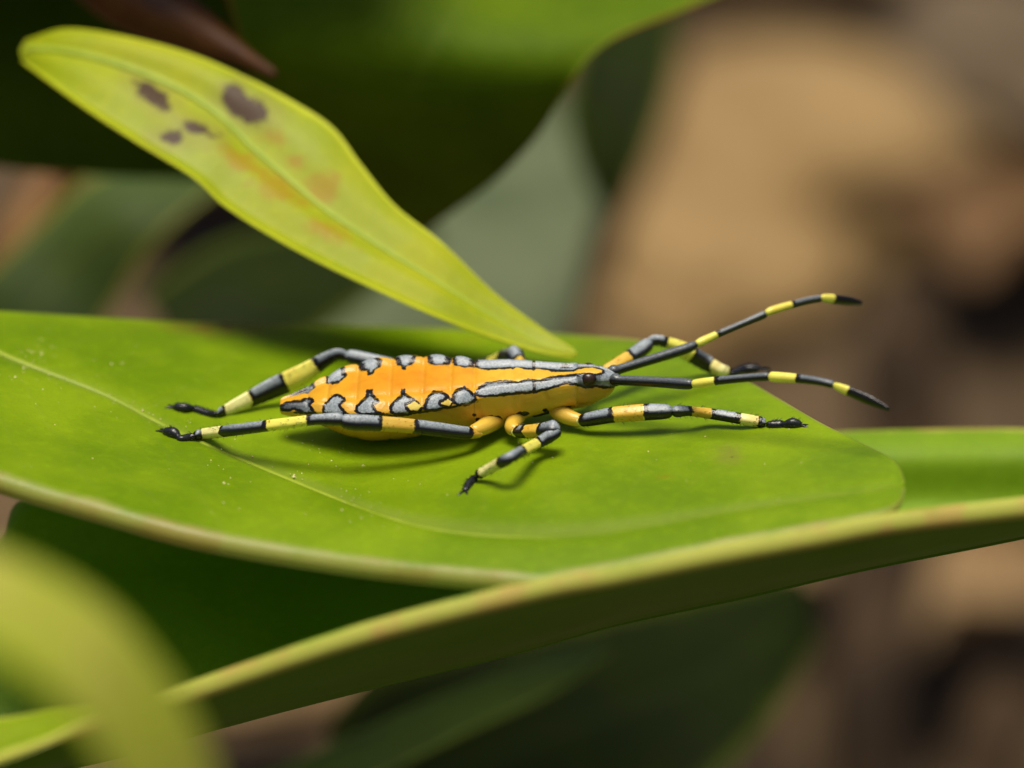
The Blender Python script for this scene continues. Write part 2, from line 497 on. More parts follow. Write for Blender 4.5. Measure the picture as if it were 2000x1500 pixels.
# ------------------------------------------------------------------ spotted yellow-green leaf hanging in from the upper left
CR = [((1121, 696), (1128, 690), (1120, 682)), ((1050, 683), (1044, 663), (1052, 637)), ((950, 649), (955, 612), (962, 570)),
      ((850, 607), (850, 545), (862, 474)), ((740, 556), (745, 480), (772, 403)), ((620, 497), (645, 412), (705, 322)),
      ((520, 441), (565, 345), (650, 250)), ((440, 388), (495, 285), (575, 200)), ((385, 337), (430, 222), (482, 152)),
      ((280, 272), (340, 165), (370, 105)), ((180, 208), (215, 118), (245, 72)), ((95, 150), (110, 97), (130, 57)), ((44, 116), (40, 98), (52, 78))]
rows = []
for k, (l_, m_, u_) in enumerate(CR):
    ym = np.interp(k, [0, 3, 8, 12], [.80, .98, 1.5, 1.95])
    wd = np.hypot(l_[0] - u_[0], l_[1] - u_[1]) / 500
    pl, pm, pu = [at(*q_, ym + 1.15 * (m_[1] - q_[1]) / 500) for q_ in (l_, m_, u_)]
    up_ = np.array([0, -.2, .95])
    pl2 = pl + np.array([-.01, -.06, -.004]) * min(1, wd * 3)
    rows.append([pl2, .97 * pl + .03 * pm - up_ * .006, .5 * pl + .5 * pm + up_ * .03 * wd, pm - up_ * .03 * wd, .5 * pm + .5 * pu + up_ * .04 * wd, pu])
GC = loft(rows, 200, 60)
Q = pix(GC.reshape(-1, 3))


spot = np.max([ell(300, 190, 40, 17, 38), ell(484, 218, 44, 24, 12), ell(458, 194, 26, 26, 0), ell(338, 271, 28, 15, 5), ell(387, 257, 29, 13, 15)], 0)
stain = np.max([ell(630, 370, 32, 34, 30), ell(535, 270, 22, 14, 0), ell(640, 455, 40, 16, 25), ell(470, 320, 60, 20, 30), ell(545, 370, 60, 24, 20), ell(580, 320, 20, 12, 20)], 0)
spl = sheet('spotted_leaf', GC, .018, M['leaf_spotted'], None, {'spot': spot, 'stain': stain})
tag(spl, 'narrow yellow-green leaf with dark brown spots, tip touching the insect leaf', 'leaf')
V, F, _, _, _ = tube(GC[4::8, 35] + np.array([0, -.004, .002]), np.interp(np.linspace(0, 1, len(GC[4::8])), [0, .5, 1], [.006, .016, .02]), 120, 10)
mesh_obj('midrib', V, F, M['vein'], spl)

# ------------------------------------------------------------------ leaves around and behind
def px_leaf(name, rows, mat, label, nu=60, nv=40, thick=.03, kind=None):
    o = sheet(name, loft([[at(*p) for p in r] for r in rows], nu, nv), thick, mat)
    return tag(o, label, 'leaf')


px_leaf('hanging_leaf', [
    [(430, -420, 2.95), (900, -440, 3.6), (1350, -420, 4.8), (1700, -300, 4.7)],
    [(430, -160, 2.60), (820, -170, 2.95), (1220, -140, 3.7), (1560, -90, 3.6)],
    [(440, -20, 2.50), (760, -30, 2.62), (1080, -10, 2.95), (1372, 5, 2.95)],
    [(470, 80, 2.46), (720, 80, 2.46), (980, 80, 2.55), (1190, 82, 2.62)],
    [(500, 170, 2.52), (700, 170, 2.48), (920, 170, 2.48), (1112, 165, 2.52)],
    [(550, 270, 2.66), (720, 270, 2.62), (890, 270, 2.62), (1050, 262, 2.66)],
    [(620, 350, 2.82), (740, 350, 2.78), (860, 350, 2.78), (972, 345, 2.82)],
    [(690, 420, 2.98), (750, 420, 2.94), (820, 420, 2.94), (880, 415, 2.98)],
    [(765, 475, 3.1), (780, 478, 3.1), (795, 475, 3.1), (810, 465, 3.1)]],
    M['leaf_dark'], 'big dark green leaf hanging down behind the spotted leaf')
px_leaf('shaded_leaf', [
    [(-350, -300, 5.6), (0, -320, 5.7), (350, -300, 5.6), (680, -260, 5.3)],
    [(-300, -60, 4.6), (0, -70, 4.7), (300, -60, 4.7), (640, -40, 4.6)],
    [(-250, 130, 4.2), (0, 130, 4.2), (280, 140, 4.2), (600, 160, 4.2)],
    [(-200, 260, 4.0), (0, 280, 4.0), (240, 290, 4.0), (520, 300, 4.0)],
    [(-150, 300, 3.9), (20, 330, 3.9), (220, 345, 3.9), (420, 352, 3.9)]],
    M['leaf_dark'], 'deep green leaf in heavy shade beside the reddish bud')
px_leaf('blade_leaf', [
    [(440, 330, 6.6), (450, 340, 6.5), (455, 352, 6.4)],
    [(300, 320, 6.6), (330, 360, 6.4), (385, 400, 6.2)],
    [(170, 350, 6.5), (230, 420, 6.2), (300, 480, 6.0)],
    [(60, 450, 6.3), (130, 530, 6.1), (220, 600, 5.9)],
    [(-60, 560, 6.1), (40, 640, 5.9), (140, 720, 5.7)],
    [(-180, 680, 6.0), (-80, 760, 5.8), (20, 840, 5.6)]],
    M['leaf_mid'], 'blurred mid green leaf blade slanting beside the orange stem')
px_leaf('greyish_leaf', [
    [(1180, 120, 12.5), (1220, 140, 12.3), (1260, 170, 12.2)],
    [(1020, 240, 11.8), (1120, 270, 11.4), (1210, 300, 11.2)],
    [(850, 360, 11.0), (1010, 420, 10.4), (1150, 470, 10.0)],
    [(700, 500, 10.0), (900, 580, 9.4), (1110, 640, 9.0)],
    [(560, 640, 9.2), (740, 720, 8.6), (960, 800, 8.0)]],
    M['leaf_grey'], 'blurred grey-green leaf far behind the spotted leaf')
px_leaf('dusky_leaf', [
    [(1240, -60, 9.6), (1290, -50, 9.5), (1330, -30, 9.4)],
    [(1150, 60, 9.2), (1240, 90, 9.0), (1315, 110, 8.9)],
    [(1110, 170, 8.9), (1205, 200, 8.7), (1285, 230, 8.6)],
    [(1120, 290, 8.6), (1190, 310, 8.5), (1245, 330, 8.4)],
    [(1170, 400, 8.4), (1185, 405, 8.4), (1200, 410, 8.4)]],
    M['leaf_painted_shade'], 'dusky dark leaf tucked close behind the edge of the hanging leaf')
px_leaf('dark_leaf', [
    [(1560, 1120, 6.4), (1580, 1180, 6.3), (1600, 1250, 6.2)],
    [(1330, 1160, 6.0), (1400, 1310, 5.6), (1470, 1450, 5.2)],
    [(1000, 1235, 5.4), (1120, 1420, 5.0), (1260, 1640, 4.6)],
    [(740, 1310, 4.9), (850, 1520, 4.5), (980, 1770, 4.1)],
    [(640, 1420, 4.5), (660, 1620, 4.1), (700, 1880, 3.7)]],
    M['leaf_painted_shade'], 'very dark leaf with shade put into its colour, beneath the slender green blade')
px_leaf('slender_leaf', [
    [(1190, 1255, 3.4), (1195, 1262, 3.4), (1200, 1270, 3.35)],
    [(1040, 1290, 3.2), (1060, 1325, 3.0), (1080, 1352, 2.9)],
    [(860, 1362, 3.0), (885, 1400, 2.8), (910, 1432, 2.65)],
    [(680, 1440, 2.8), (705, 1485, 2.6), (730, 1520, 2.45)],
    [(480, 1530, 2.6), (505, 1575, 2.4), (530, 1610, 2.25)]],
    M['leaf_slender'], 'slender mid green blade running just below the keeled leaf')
px_leaf('young_leaf', [
    [(-420, 900, -4.8), (-440, 990, -5.1), (-460, 1080, -5.4)],
    [(-160, 1020, -4.8), (-190, 1110, -5.1), (-220, 1190, -5.4)],
    [(80, 1112, -4.8), (30, 1200, -5.1), (-20, 1275, -5.4)],
    [(215, 1195, -4.8), (160, 1280, -5.1), (100, 1355, -5.4)],
    [(310, 1300, -4.8), (245, 1380, -5.1), (180, 1450, -5.4)],
    [(385, 1420, -4.8), (320, 1500, -5.1), (250, 1580, -5.4)],
    [(450, 1590, -4.8), (390, 1660, -5.1), (330, 1740, -5.4)]],
    M['leaf_young'], 'pale yellow-green leaf, very blurred, in front of the keeled leaf')
px_leaf('dim_leaf', [
    [(820, 420, 8.6), (840, 440, 8.4), (860, 470, 8.3)],
    [(620, 440, 8.2), (660, 520, 7.8), (700, 600, 7.5)],
    [(440, 470, 7.8), (490, 580, 7.3), (550, 700, 6.9)],
    [(280, 570, 7.4), (330, 660, 7.0), (390, 780, 6.6)]],
    M['leaf_painted_shade'], 'dim bluish green leaf showing through beneath the spotted leaf')
px_leaf('curled_leaf', [
    [(190, 1385, -1.7), (195, 1392, -1.75), (195, 1400, -1.8)],
    [(110, 1388, -1.65), (100, 1418, -1.8), (95, 1450, -1.95)],
    [(20, 1402, -1.6), (0, 1445, -1.8), (-10, 1490, -2.0)],
    [(-120, 1420, -1.6), (-140, 1480, -1.8), (-160, 1540, -2.0)],
    [(-300, 1440, -1.6), (-310, 1500, -1.8), (-320, 1560, -2.0)]],
    M['leaf_bright'], 'small bright green leaf end beneath the pale blurred leaf')

V, F, _, _, _ = tube([at(120, -150, 2.7), at(250, -20, 2.45), at(380, 60, 2.34), at(470, 108, 2.22), at(540, 148, 2.14)], [.2, .17, .11, .05, .018], 60, 20)
tag(mesh_obj('leaf_bud', V, F, M['bud']), 'dark reddish brown pointed bud above the spotted leaf', 'bud')
V, F, _, _, _ = tube([at(150, 250, 8), at(90, 370, 7.6), at(30, 500, 7.3), at(-60, 700, 7)], [.10, .13, .15, .16], 40, 16)
tag(mesh_obj('plant_stem', V, F, M['stem']), 'blurred orange-brown stem left of the green blade', 'stem')

# ------------------------------------------------------------------ the insect
bug = bpy.data.objects.new('leaf_bug', None)
COL.objects.link(bug)
bug.location = (0, 0, 0)
tag(bug, 'orange bug nymph with black-and-yellow banded legs standing on the green leaf', 'insect')

ORANGE, DEEP, YEL, CREAM, HONEY = np.array([.66, .365, .020]), np.array([.66, .245, .006]), np.array([.84, .79, .13]), np.array([.88, .83, .34]), np.array([.67, .44, .055])
YC = .10


def frame(px_):
    r_ = math.radians(np.interp(px_, [900, 1040, 1112, 1150], [10, 5, 0, -3]))
    return np.array([0, -math.cos(r_), -math.sin(r_)]), np.array([0, -math.sin(r_), math.cos(r_)])


# px, mid-line py, half width, dorsal arch, belly depth, belly width factor, boxiness
ST = np.array([
    [547, 794, .024, .016, .020, .90, 2.0],
    [551, 793, .040, .022, .032, .90, 2.0],
    [572, 789, .062, .022, .048, .92, 2.0],
    [600, 783, .094, .020, .066, .92, 2.0],
    [630, 775, .128, .026, .112, .92, 2.0],
    [670, 767, .172, .032, .165, .92, 2.0],
    [710, 761, .200, .036, .200, .90, 2.1],
    [750, 757, .210, .038, .212, .88, 2.1],
    [800, 753, .206, .038, .208, .88, 2.1],
    [850, 750, .196, .038, .196, .88, 2.1],
    [895, 748, .176, .036, .186, .90, 2.2],
    [930, 746, .152, .030, .196, .98, 2.4],
    [965, 741, .140, .026, .190, 1.00, 2.5],
    [1000, 738, .134, .024, .172, 1.00, 2.5],
    [1040, 737, .123, .022, .152, 1.00, 2.5],
    [1080, 737, .115, .022, .124, 1.00, 2.5],
    [1112, 736, .109, .022, .118, 1.00, 2.4],
    [1124, 735, .103, .024, .122, .98, 2.3],
    [1130, 734, .088, .026, .116, .96, 2.2],
    [1150, 734, .080, .030, .112, .94, 2.1],
    [1172, 735, .066, .028, .094, .92, 2.0],
    [1190, 737, .050, .022, .072, .90, 2.0],
    [1200, 738, .032, .014, .044, .90, 2.0],
    [1206, 738, .008, .004, .012, .90, 2.0]])
NS, NR = 520, 200
S = catmull(ST, NS)
S[:, 2:5] = np.maximum(S[:, 2:5], .002)
th = np.linspace(0, 2 * math.pi, NR, endpoint=False)
seg_x = np.array([600, 640, 697, 762, 826, 880, 927, 1002, 1042, 1120], float)
Vb, tint, lat = [], [], []
for px_, pm, w, hd, hb, bw, bx in S:
    c0 = at(px_, pm, YC)
    Lx, Ln = frame(px_)
    groove = np.exp(-((px_ - seg_x) / 3.2) ** 2).sum()
    fr_ = np.interp(px_, seg_x, np.arange(len(seg_x))) % 1.0
    puff = math.sin(math.pi * fr_) ** .7 if 600 < px_ < 927 else .6
    w = w * (1 + .055 * (puff - .6))
    for a in th:
        ca, sa = math.cos(a), math.sin(a)         # ca: lateral (near = +), sa: up
        if sa >= 0:
            l = w * np.sign(ca) * abs(ca) ** .8
            n = hd * sa ** .9
            # raised lateral plates, sunken line inside them
            q = abs(l) / w
            n += .012 * math.exp(-((q - .80) / .14) ** 2) * min(1, w / .1) - .006 * math.exp(-((q - .55) / .10) ** 2) * min(1, w / .1)
            n += .011 * (puff - .6) * min(1, w / .15) * math.exp(-((q - .75) / .3) ** 2) + .004 * (puff - .6) * (1 - q)
            n -= groove * .0028 * (1 - q * q) * (1 if px_ < 1050 else .5)
        else:
            e = 2 / bx
            l = w * bw * np.sign(ca) * abs(ca) ** e
            k_ = abs(sa) ** e
            l = l * (1 - .0) + np.sign(ca) * w * (1 - bw) * max(0, 1 - k_ * 9)
            n = -hb * k_ - groove * .003
            n += groove * .006 * k_
            l -= np.sign(ca) * .007 * min(1, k_ * 6) * sum(math.exp(-((px_ - x_ - 14 * k_) / 5) ** 2) for x_ in (935, 1004, 1062)) * (1 - k_)
        Vb.append(c0 + Lx * l + Ln * n)
        lat.append((l / max(w, 1e-6), n, px_))
Vb = np.array(Vb)
lat = np.array(lat)
# pixel position of each vertex on the near side; far side uses the mirrored vertex (the pattern is bilateral)
idx = np.arange(NS * NR).reshape(NS, NR)
mir = idx[:, (NR // 2 - np.arange(NR)) % NR].ravel()
Qb = pix(Vb)
farside = lat[:, 0] < 0
Qm = np.where(farside[:, None], Qb[mir] + np.stack([0 * lat[:, 2], 7.0 - 15.0 * sstep(lat[:, 2], 660, 600)], 1), Qb)
Z1 = lambda pts: [(520 + x * .22, 640 + y * .22) for x, y in pts]
Z2 = lambda pts: [(880 + x * .22, 660 + y * .22) for x, y in pts]
polys = [
    Z1([(110, 690), (180, 650), (300, 640), (350, 612), (410, 620), (428, 655), (400, 690), (430, 740), (490, 775), (350, 775), (250, 735), (190, 750), (110, 740)]),
    Z1([(495, 700), (520, 660), (580, 600), (640, 582), (700, 615), (708, 655), (668, 690), (700, 740), (770, 780), (600, 785), (495, 770)]),
    Z1([(785, 700), (880, 605), (893, 550), (945, 548), (952, 590), (1000, 635), (1012, 660), (958, 692), (990, 742), (1090, 765), (1000, 785), (830, 785), (785, 745)]),
    Z1([(1088, 690), (1188, 592), (1192, 545), (1232, 540), (1240, 580), (1340, 648), (1390, 700), (1375, 750), (1250, 788), (1130, 780), (1088, 745)]),
    Z1([(1395, 690), (1420, 620), (1490, 552), (1560, 558), (1620, 598), (1665, 650), (1645, 705), (1500, 748), (1420, 750), (1390, 722)]),
    Z1([(1648, 600), (1680, 543), (1760, 518), (1812, 550), (1862, 600), (1880, 640), (1800, 695), (1700, 698), (1652, 662)]),
    Z2([(205, 495), (250, 430), (330, 388), (500, 372), (600, 384), (680, 358), (730, 364), (800, 368), (900, 338), (1080, 318), (1180, 308), (1290, 314), (1340, 304), (1365, 262), (1440, 235), (1520, 280), (1520, 400), (1440, 446), (1380, 452), (1290, 442), (1200, 452), (1100, 422), (1030, 412), (900, 452), (750, 494), (600, 504), (400, 524), (280, 530), (205, 520)]),
]
mark = np.max([sdf_poly(Qm, p) for p in polys], 0)
holes = np.max([sdf_poly(Qm, Z1(p)) for p in ([(1245, 690), (1320, 655), (1378, 700), (1340, 738), (1285, 730)], [(1550, 672), (1612, 632), (1652, 660), (1620, 698)])], 0)
rimline = sdf_line(Qm, Z1([(250, 750), (480, 774), (760, 776), (1000, 780), (1200, 784), (1400, 744), (1640, 708), (1880, 655)]), 2.2)
mark = np.maximum(np.minimum(mark, -holes), np.minimum(rimline, 2.5))
seam = sdf_line(Qm, Z2([(735, 330), (745, 500)]), 1.2)
mark = np.where(seam > -2, np.minimum(mark, 2.6 - seam * .3), mark)
mark = np.where((mark > 0) & (lat[:, 2] < 925), mark * .9, mark)
# dark scars of the breathing pores under the thorax
for cx, cy, r in ((934, 820, 4), (926, 810, 3), (944, 832, 6), (958, 818, 7), (972, 817, 6), (1016, 810, 6), (1026, 808, 5), (1098, 802, 7), (1110, 797, 5), (1066, 802, 4)):
    mark = np.maximum(mark, np.where(farside, -9, r - np.hypot((Qb[:, 0] - cx) / 1.4, Qb[:, 1] - cy)))
q = np.abs(lat[:, 0])
xpx, up_ = lat[:, 2], lat[:, 1]
abd = sstep(xpx, 950, 880)
tint = ORANGE[None] * np.ones((len(Vb), 1))
dm = (np.exp(-((xpx - 790) / 120) ** 2) * np.exp(-(q / .6) ** 2) * (up_ > -.005))[:, None]
tint = tint * (1 - .85 * dm) + DEEP * .85 * dm
seglight = (np.exp(-((np.abs(xpx[:, None] - seg_x[None]).min(1)) / 5) ** 2) * (up_ > 0))[:, None]
tint = tint * (1 - .16 * seglight) + np.array([.80, .42, .05]) * .16 * seglight
dkl = np.exp(-((np.abs(xpx[:, None] - 5 - seg_x[None]).min(1)) / 3) ** 2) * (up_ > 0)
tint = tint * (1 - .13 * dkl[:, None] * np.array([.6, 1, 1]))
fade_e = (sstep(q, .45, 1.0) * abd * (up_ > -.02))[:, None]
tint = tint * (1 - .6 * fade_e) + np.array([.76, .44, .06]) * .6 * fade_e
tho = (sstep(xpx, 905, 985) * (up_ > -.01))[:, None]
tint = tint * (1 - .8 * tho) + np.array([.70, .44, .04]) * .85 * tho
bel = ((up_ < -.01) * (.35 + .3 * sstep(xpx, 880, 1000)))[:, None]
tint = tint * (1 - bel) + HONEY * bel
hl = (holes > -3)[:, None] * .9
tint = tint * (1 - hl) + np.array([.78, .64, .14]) * hl
wax = (.25 + .75 * sstep(xpx, 570, 640)) * np.where((xpx > 1128) & (xpx < 1172), .45, 1.0)
wax = wax * np.where(up_ < -.03, 0, 1)
i, j = np.meshgrid(np.arange(NS - 1), np.arange(NR), indexing='ij')
j2 = (j + 1) % NR
Fb = np.stack([i * NR + j, (i + 1) * NR + j, (i + 1) * NR + j2, i * NR + j2], -1).reshape(-1, 4)
Fb = [tuple(f) for f in Fb] + [tuple(range(NR)), tuple((NS - 1) * NR + k for k in range(NR))[::-1]]
mesh_obj('body', Vb, Fb, M['bug'], bug, {'mark': mark, 'tint': tint, 'wax': wax})

# eyes
b = NB('insect_eye')
b.p.inputs['Base Color'].default_value = (.045, .014, .007, 1)
b.p.inputs['Roughness'].default_value = .28
b.link(b.mix(b.ramp(b.noise(60, 2), .4, .6), (.012, .006, .005), (.035, .014, .010)), b.p.inputs['Base Color'])
b.bump(b.noise(220, 1), .3, .002)
for sgn in (1, -1):
    Lx, Ln = frame(1150)
    c0 = at(1149, 734, YC) + Lx * sgn * .068 + Ln * .006
    t_ = np.linspace(0, math.pi, 16)
    p_ = np.linspace(0, 2 * math.pi, 24, endpoint=False)
    Ve = [c0 + np.array([1, 0, 0]) * .032 * math.sin(a) * math.cos(q_) + Ln * .027 * math.sin(a) * math.sin(q_) + Lx * sgn * .024 * math.cos(a) for a in t_ for q_ in p_]
    Fe = [(r * 24 + k, r * 24 + (k + 1) % 24, (r + 1) * 24 + (k + 1) % 24, (r + 1) * 24 + k) for r in range(15) for k in range(24)]
    mesh_obj('eye', Ve, Fe, b.m, bug)


def seg(name, nodes, bands, parent, wax_sheen_amt=1.0, flat=1.0, n=70, ring=28, hairs=0):
    """limb segment; nodes (px, py, Y, diameter px); bands: (end fraction, 'k'|'y'|'o'|'c'|'h')"""
    P = [at(*q[:3]) if len(q) == 4 else q[0] for q in nodes]
    r = [q[-1] / 1000.0 for q in nodes]
    V, F, s, N, L = tube(P, r, n, ring, [flat] * len(P), facet=.07 if name in ('femur', 'tibia') else 0)
    t = s / L
    mk = np.full(len(V), -2.6 if name == 'leg' else -9.0)
    tn = np.zeros((len(V), 3))
    pal = {'y': YEL, 'o': HONEY * 1.05, 'c': CREAM, 'k': YEL, 'h': np.array([.62, .40, .05])}
    a0 = 0.0
    for kk, (a1, ty) in enumerate(bands):
        last = kk == len(bands) - 1
        ins = (t >= a0) & ((t < a1) | last)
        tn[ins] = pal[ty]
        if ty == 'k':
            lo = s - a0 * L if kk else s + .05
            hi = (a1 * L - s) if not last else (L - s) + .05
            mk = np.maximum(mk, np.minimum(lo, hi) * 500 * .62)
        elif ins.any():
            pass
        a0 = a1
    # pigment near a dark band keeps its own colour, jagged edges come from the material
    wx = wax_sheen_amt * sstep(N @ np.array([0, -.34, .94]), .52, .98)  # wax plus a highlight stripe painted on the up-facing side of limbs
    if hairs:
        F = list(F)
        nv0 = len(V)
        pick = rng.choice(np.where((t > .04) & (t < .97))[0], hairs)
        T_ = np.array(P[-1]) - np.array(P[0])
        T_ /= np.linalg.norm(T_)
        hv = []
        for i_ in pick:
            d_ = N[i_] + T_ * rng.uniform(.5, 1.1) + rng.normal(0, .15, 3)
            d_ /= np.linalg.norm(d_)
            a_ = np.cross(d_, T_)
            a_ /= np.linalg.norm(a_) + 1e-9
            b_ = np.cross(d_, a_)
            ln = rng.uniform(.010, .020)
            k_ = nv0 + len(hv)
            hv += [V[i_] + (a_ * math.cos(q_) + b_ * math.sin(q_)) * .0011 for q_ in (0, 2.1, 4.2)] + [V[i_] + d_ * ln]
            F += [(k_, k_ + 1, k_ + 3), (k_ + 1, k_ + 2, k_ + 3), (k_ + 2, k_, k_ + 3)]
        V = np.concatenate([V, np.array(hv)])
        mk = np.concatenate([mk, np.full(len(hv), 4.0)])
        tn = np.concatenate([tn, np.zeros((len(hv), 3))])
        wx = np.concatenate([wx, np.zeros(len(hv))])
    return mesh_obj(name, V, F, M['bug'], parent, {'mark': mk, 'tint': tn, 'wax': wx})


def claws(parent, p, d):
    """two hooked claws at the end of a tarsus"""
    d = np.array(d, float) / np.linalg.norm(d)
    side = np.cross(d, [0, 0, 1])
    for sg in (-1, 1):
        path = [p - d * .01, p + d * .018 + side * sg * .012, p + d * .034 + side * sg * .02 + np.array([0, 0, -.006]), p + d * .040 + side * sg * .022 + np.array([0, 0, -.018])]
        V, F, s, N, L = tube(path, [.006, .005, .0035, .0015], 12, 8)
        mesh_obj('claw', V, F, M['bug'], parent, {'mark': np.full(len(V), 3.), 'tint': np.zeros((len(V), 3)), 'wax': np.zeros(len(V))})


def leg(coxa, femur, fb, tibia, tb, tarsus, cb='o', ffl=1.0, tfl=1.0, wx=1.0):
    """leg = coxa and trochanter, with femur, tibia and tarsus (feet rest on the leaf) as its pieces"""
    o = seg('leg', coxa, [(1.0, cb)], bug, n=24)
    thin = lambda nodes: [(*q_[:3], q_[3] * .92) for q_ in nodes]
    seg('femur', thin(femur), fb, o, wx, ffl, hairs=90)
    seg('tibia', thin(tibia), tb, o, wx, tfl, hairs=130)
    feet = [on_leaf(px_, py_, lift) for px_, py_, lift, dd in tarsus]
    t0 = at(*tibia[-1][:3])
    path = [t0] + feet
    rad = [tibia[-1][3] * .42] + [q[3] for q in tarsus]
    ta = seg('tarsus', [(p, d_) for p, d_ in zip(path, rad)], [(1.0, 'k')], o, .05, n=60, ring=16, hairs=90)
    claws(ta, feet[-1], feet[-1] - feet[-2])
    return o


def fy(px_, py_, lift=.03):
    return on_leaf(px_, py_, lift)[1]



def build_legs():
    # near hind leg
    leg([(995, 798, .09, 30), (968, 818, .03, 40), (942, 835, -.05, 32), (918, 844, -.10, 23)],
        [(942, 846, -.07, 20), (905, 845, -.12, 27), (850, 838, -.16, 30), (790, 831, -.19, 31), (720, 826, -.22, 33), (690, 825, -.23, 34), (662, 821, -.235, 27)],
        [(.10, 'h'), (.51, 'k'), (.72, 'h'), (1, 'k')],
        [(674, 820, -.232, 24), (655, 819, -.232, 28), (615, 820, -.22, 23), (550, 828, -.19, 24), (457, 840, -.10, 24), (400, 847, fy(400, 847), 23), (382, 850, fy(382, 850), 22)],
        [(.20, 'k'), (.42, 'y'), (.735, 'k'), (.94, 'c'), (1, 'k')],
        [(370, 855, .016, 18), (354, 858, .014, 17), (349, 854, .018, 13), (338, 846, .024, 24), (319, 842, .016, 15)])
    # far hind leg
    leg([(930, 770, .16, 26), (925, 765, .22, 28), (915, 755, .28, 24)],
        [(920, 757, .26, 20), (860, 735, .36, 28), (800, 722, .42, 32), (735, 708, .46, 34), (690, 698, .48, 32), (672, 697, .48, 26)],
        [(.15, 'h'), (.45, 'k'), (.62, 'h'), (1, 'k')],
        [(680, 700, .48, 22), (660, 692, .48, 26), (630, 706, .47, 34), (590, 732, .45, 46), (525, 762, .42, 46), (470, 788, fy(470, 788, .05), 34), (440, 802, fy(440, 802), 26), (424, 808, fy(424, 808), 24)],
        [(.24, 'k'), (.46, 'y'), (.735, 'k'), (.93, 'c'), (1, 'k')],
        [(406, 808, .016, 18), (382, 800, .016, 19), (376, 798, .02, 13), (360, 797, .024, 22), (338, 795, .016, 17)], tfl=.5)
    # near middle leg
    leg([(1026, 796, .09, 28), (1008, 818, .02, 32), (1000, 835, -.05, 29), (1012, 842, -.09, 23)],
        [(1000, 842, -.06, 22), (1020, 843, -.11, 26), (1045, 842, -.16, 29), (1070, 840, -.20, 34), (1084, 839, -.22, 40), (1094, 838, -.23, 34)],
        [(.13, 'c'), (.36, 'k'), (.64, 'o'), (1, 'k')],
        [(1094, 840, -.22, 24), (1078, 850, -.24, 27), (1045, 868, -.28, 25), (998, 893, fy(998, 893, .14), 24), (955, 916, fy(955, 916, .07), 21), (930, 929, fy(930, 929, .035), 20)],
        [(.20, 'k'), (.47, 'y'), (.73, 'k'), (.95, 'c'), (1, 'k')],
        [(924, 938, .014, 18), (915, 948, .012, 18), (908, 960, .012, 13)])
    # far middle leg
    leg([(1030, 770, .15, 24), (1032, 755, .22, 26), (1028, 742, .30, 24)],
        [(1030, 745, .28, 20), (1022, 722, .36, 26), (1010, 703, .44, 36), (1003, 692, .48, 42), (998, 690, .50, 34)],
        [(.2, 'h'), (.4, 'k'), (.6, 'o'), (1, 'k')],
        [(1004, 692, .50, 24), (992, 694, .54, 30), (970, 702, .62, 24), (950, 710, .70, 22), (930, 716, fy(930, 716, .03), 20)],
        [(.25, 'k'), (.5, 'y'), (.75, 'k'), (.95, 'c'), (1, 'k')],
        [(918, 720, .012, 14), (905, 721, .012, 15), (892, 722, .012, 10)])
    # near front leg
    leg([(1078, 794, .08, 30), (1098, 808, .03, 34), (1120, 818, -.01, 29), (1142, 823, -.03, 22)],
        [(1126, 823, -.02, 20), (1150, 819, -.05, 28), (1200, 810, -.08, 32), (1260, 805, -.09, 34), (1295, 804, -.09, 31), (1316, 803, -.09, 24)],
        [(.07, 'c'), (.42, 'k'), (.71, 'o'), (1, 'k')],
        [(1310, 803, -.09, 22), (1325, 803, -.09, 25), (1348, 803, -.08, 20), (1388, 808, -.05, 22), (1448, 818, fy(1448, 818, .05), 23), (1482, 824, fy(1482, 824, .03), 23), (1496, 827, fy(1496, 827, .025), 24)],
        [(.21, 'k'), (.435, 'h'), (.735, 'k'), (.91, 'c'), (1, 'k')],
        [(1508, 830, .018, 18), (1526, 830, .016, 19), (1533, 829, .02, 14), (1548, 827, .024, 22), (1567, 831, .014, 14)])
    # far front leg
    leg([(1120, 765, .14, 26), (1140, 748, .20, 28), (1160, 735, .26, 24)],
        [(1150, 740, .24, 20), (1190, 720, .30, 26), (1222, 702, .36, 30), (1250, 685, .42, 34), (1272, 668, .46, 30)],
        [(.05, 'c'), (.22, 'k'), (.60, 'o'), (1, 'k')],
        [(1264, 672, .46, 20), (1278, 665, .47, 24), (1300, 668, .47, 24), (1340, 686, .48, 34), (1385, 712, .52, 34), (1412, 725, fy(1412, 725, .05), 28), (1428, 730, fy(1428, 730, .03), 24)],
        [(.20, 'k'), (.46, 'y'), (.74, 'k'), (.93, 'c'), (1, 'k')],
        [(1436, 728, .02, 16), (1452, 722, .014, 19), (1470, 720, .014, 19), (1486, 721, .012, 11)], tfl=.6)


build_legs()

# beak folded back under the head
V, F, s_, N_, L_ = tube([at(1186, 760, .1), at(1150, 784, .1), at(1100, 796, .1), at(1040, 812, .1)], [.018, .016, .013, .008], 40, 12)
mesh_obj('beak', V, F, M['bug'], bug, {'mark': np.where(s_ / L_ > .6, 3., -6.), 'tint': np.tile(HONEY, (len(V), 1)), 'wax': np.zeros(len(V))})


def antenna(base, segs):
    o = None
    for k, (nodes, bands) in enumerate(segs):
        x = seg('antenna' if k == 0 else 'antenna_segment', nodes, bands, bug if k == 0 else o, (.35, .5, .5)[k] if k < 3 else .0, 1.0 if k < 3 else .6, 50, 14)
        o = o or x
    return o


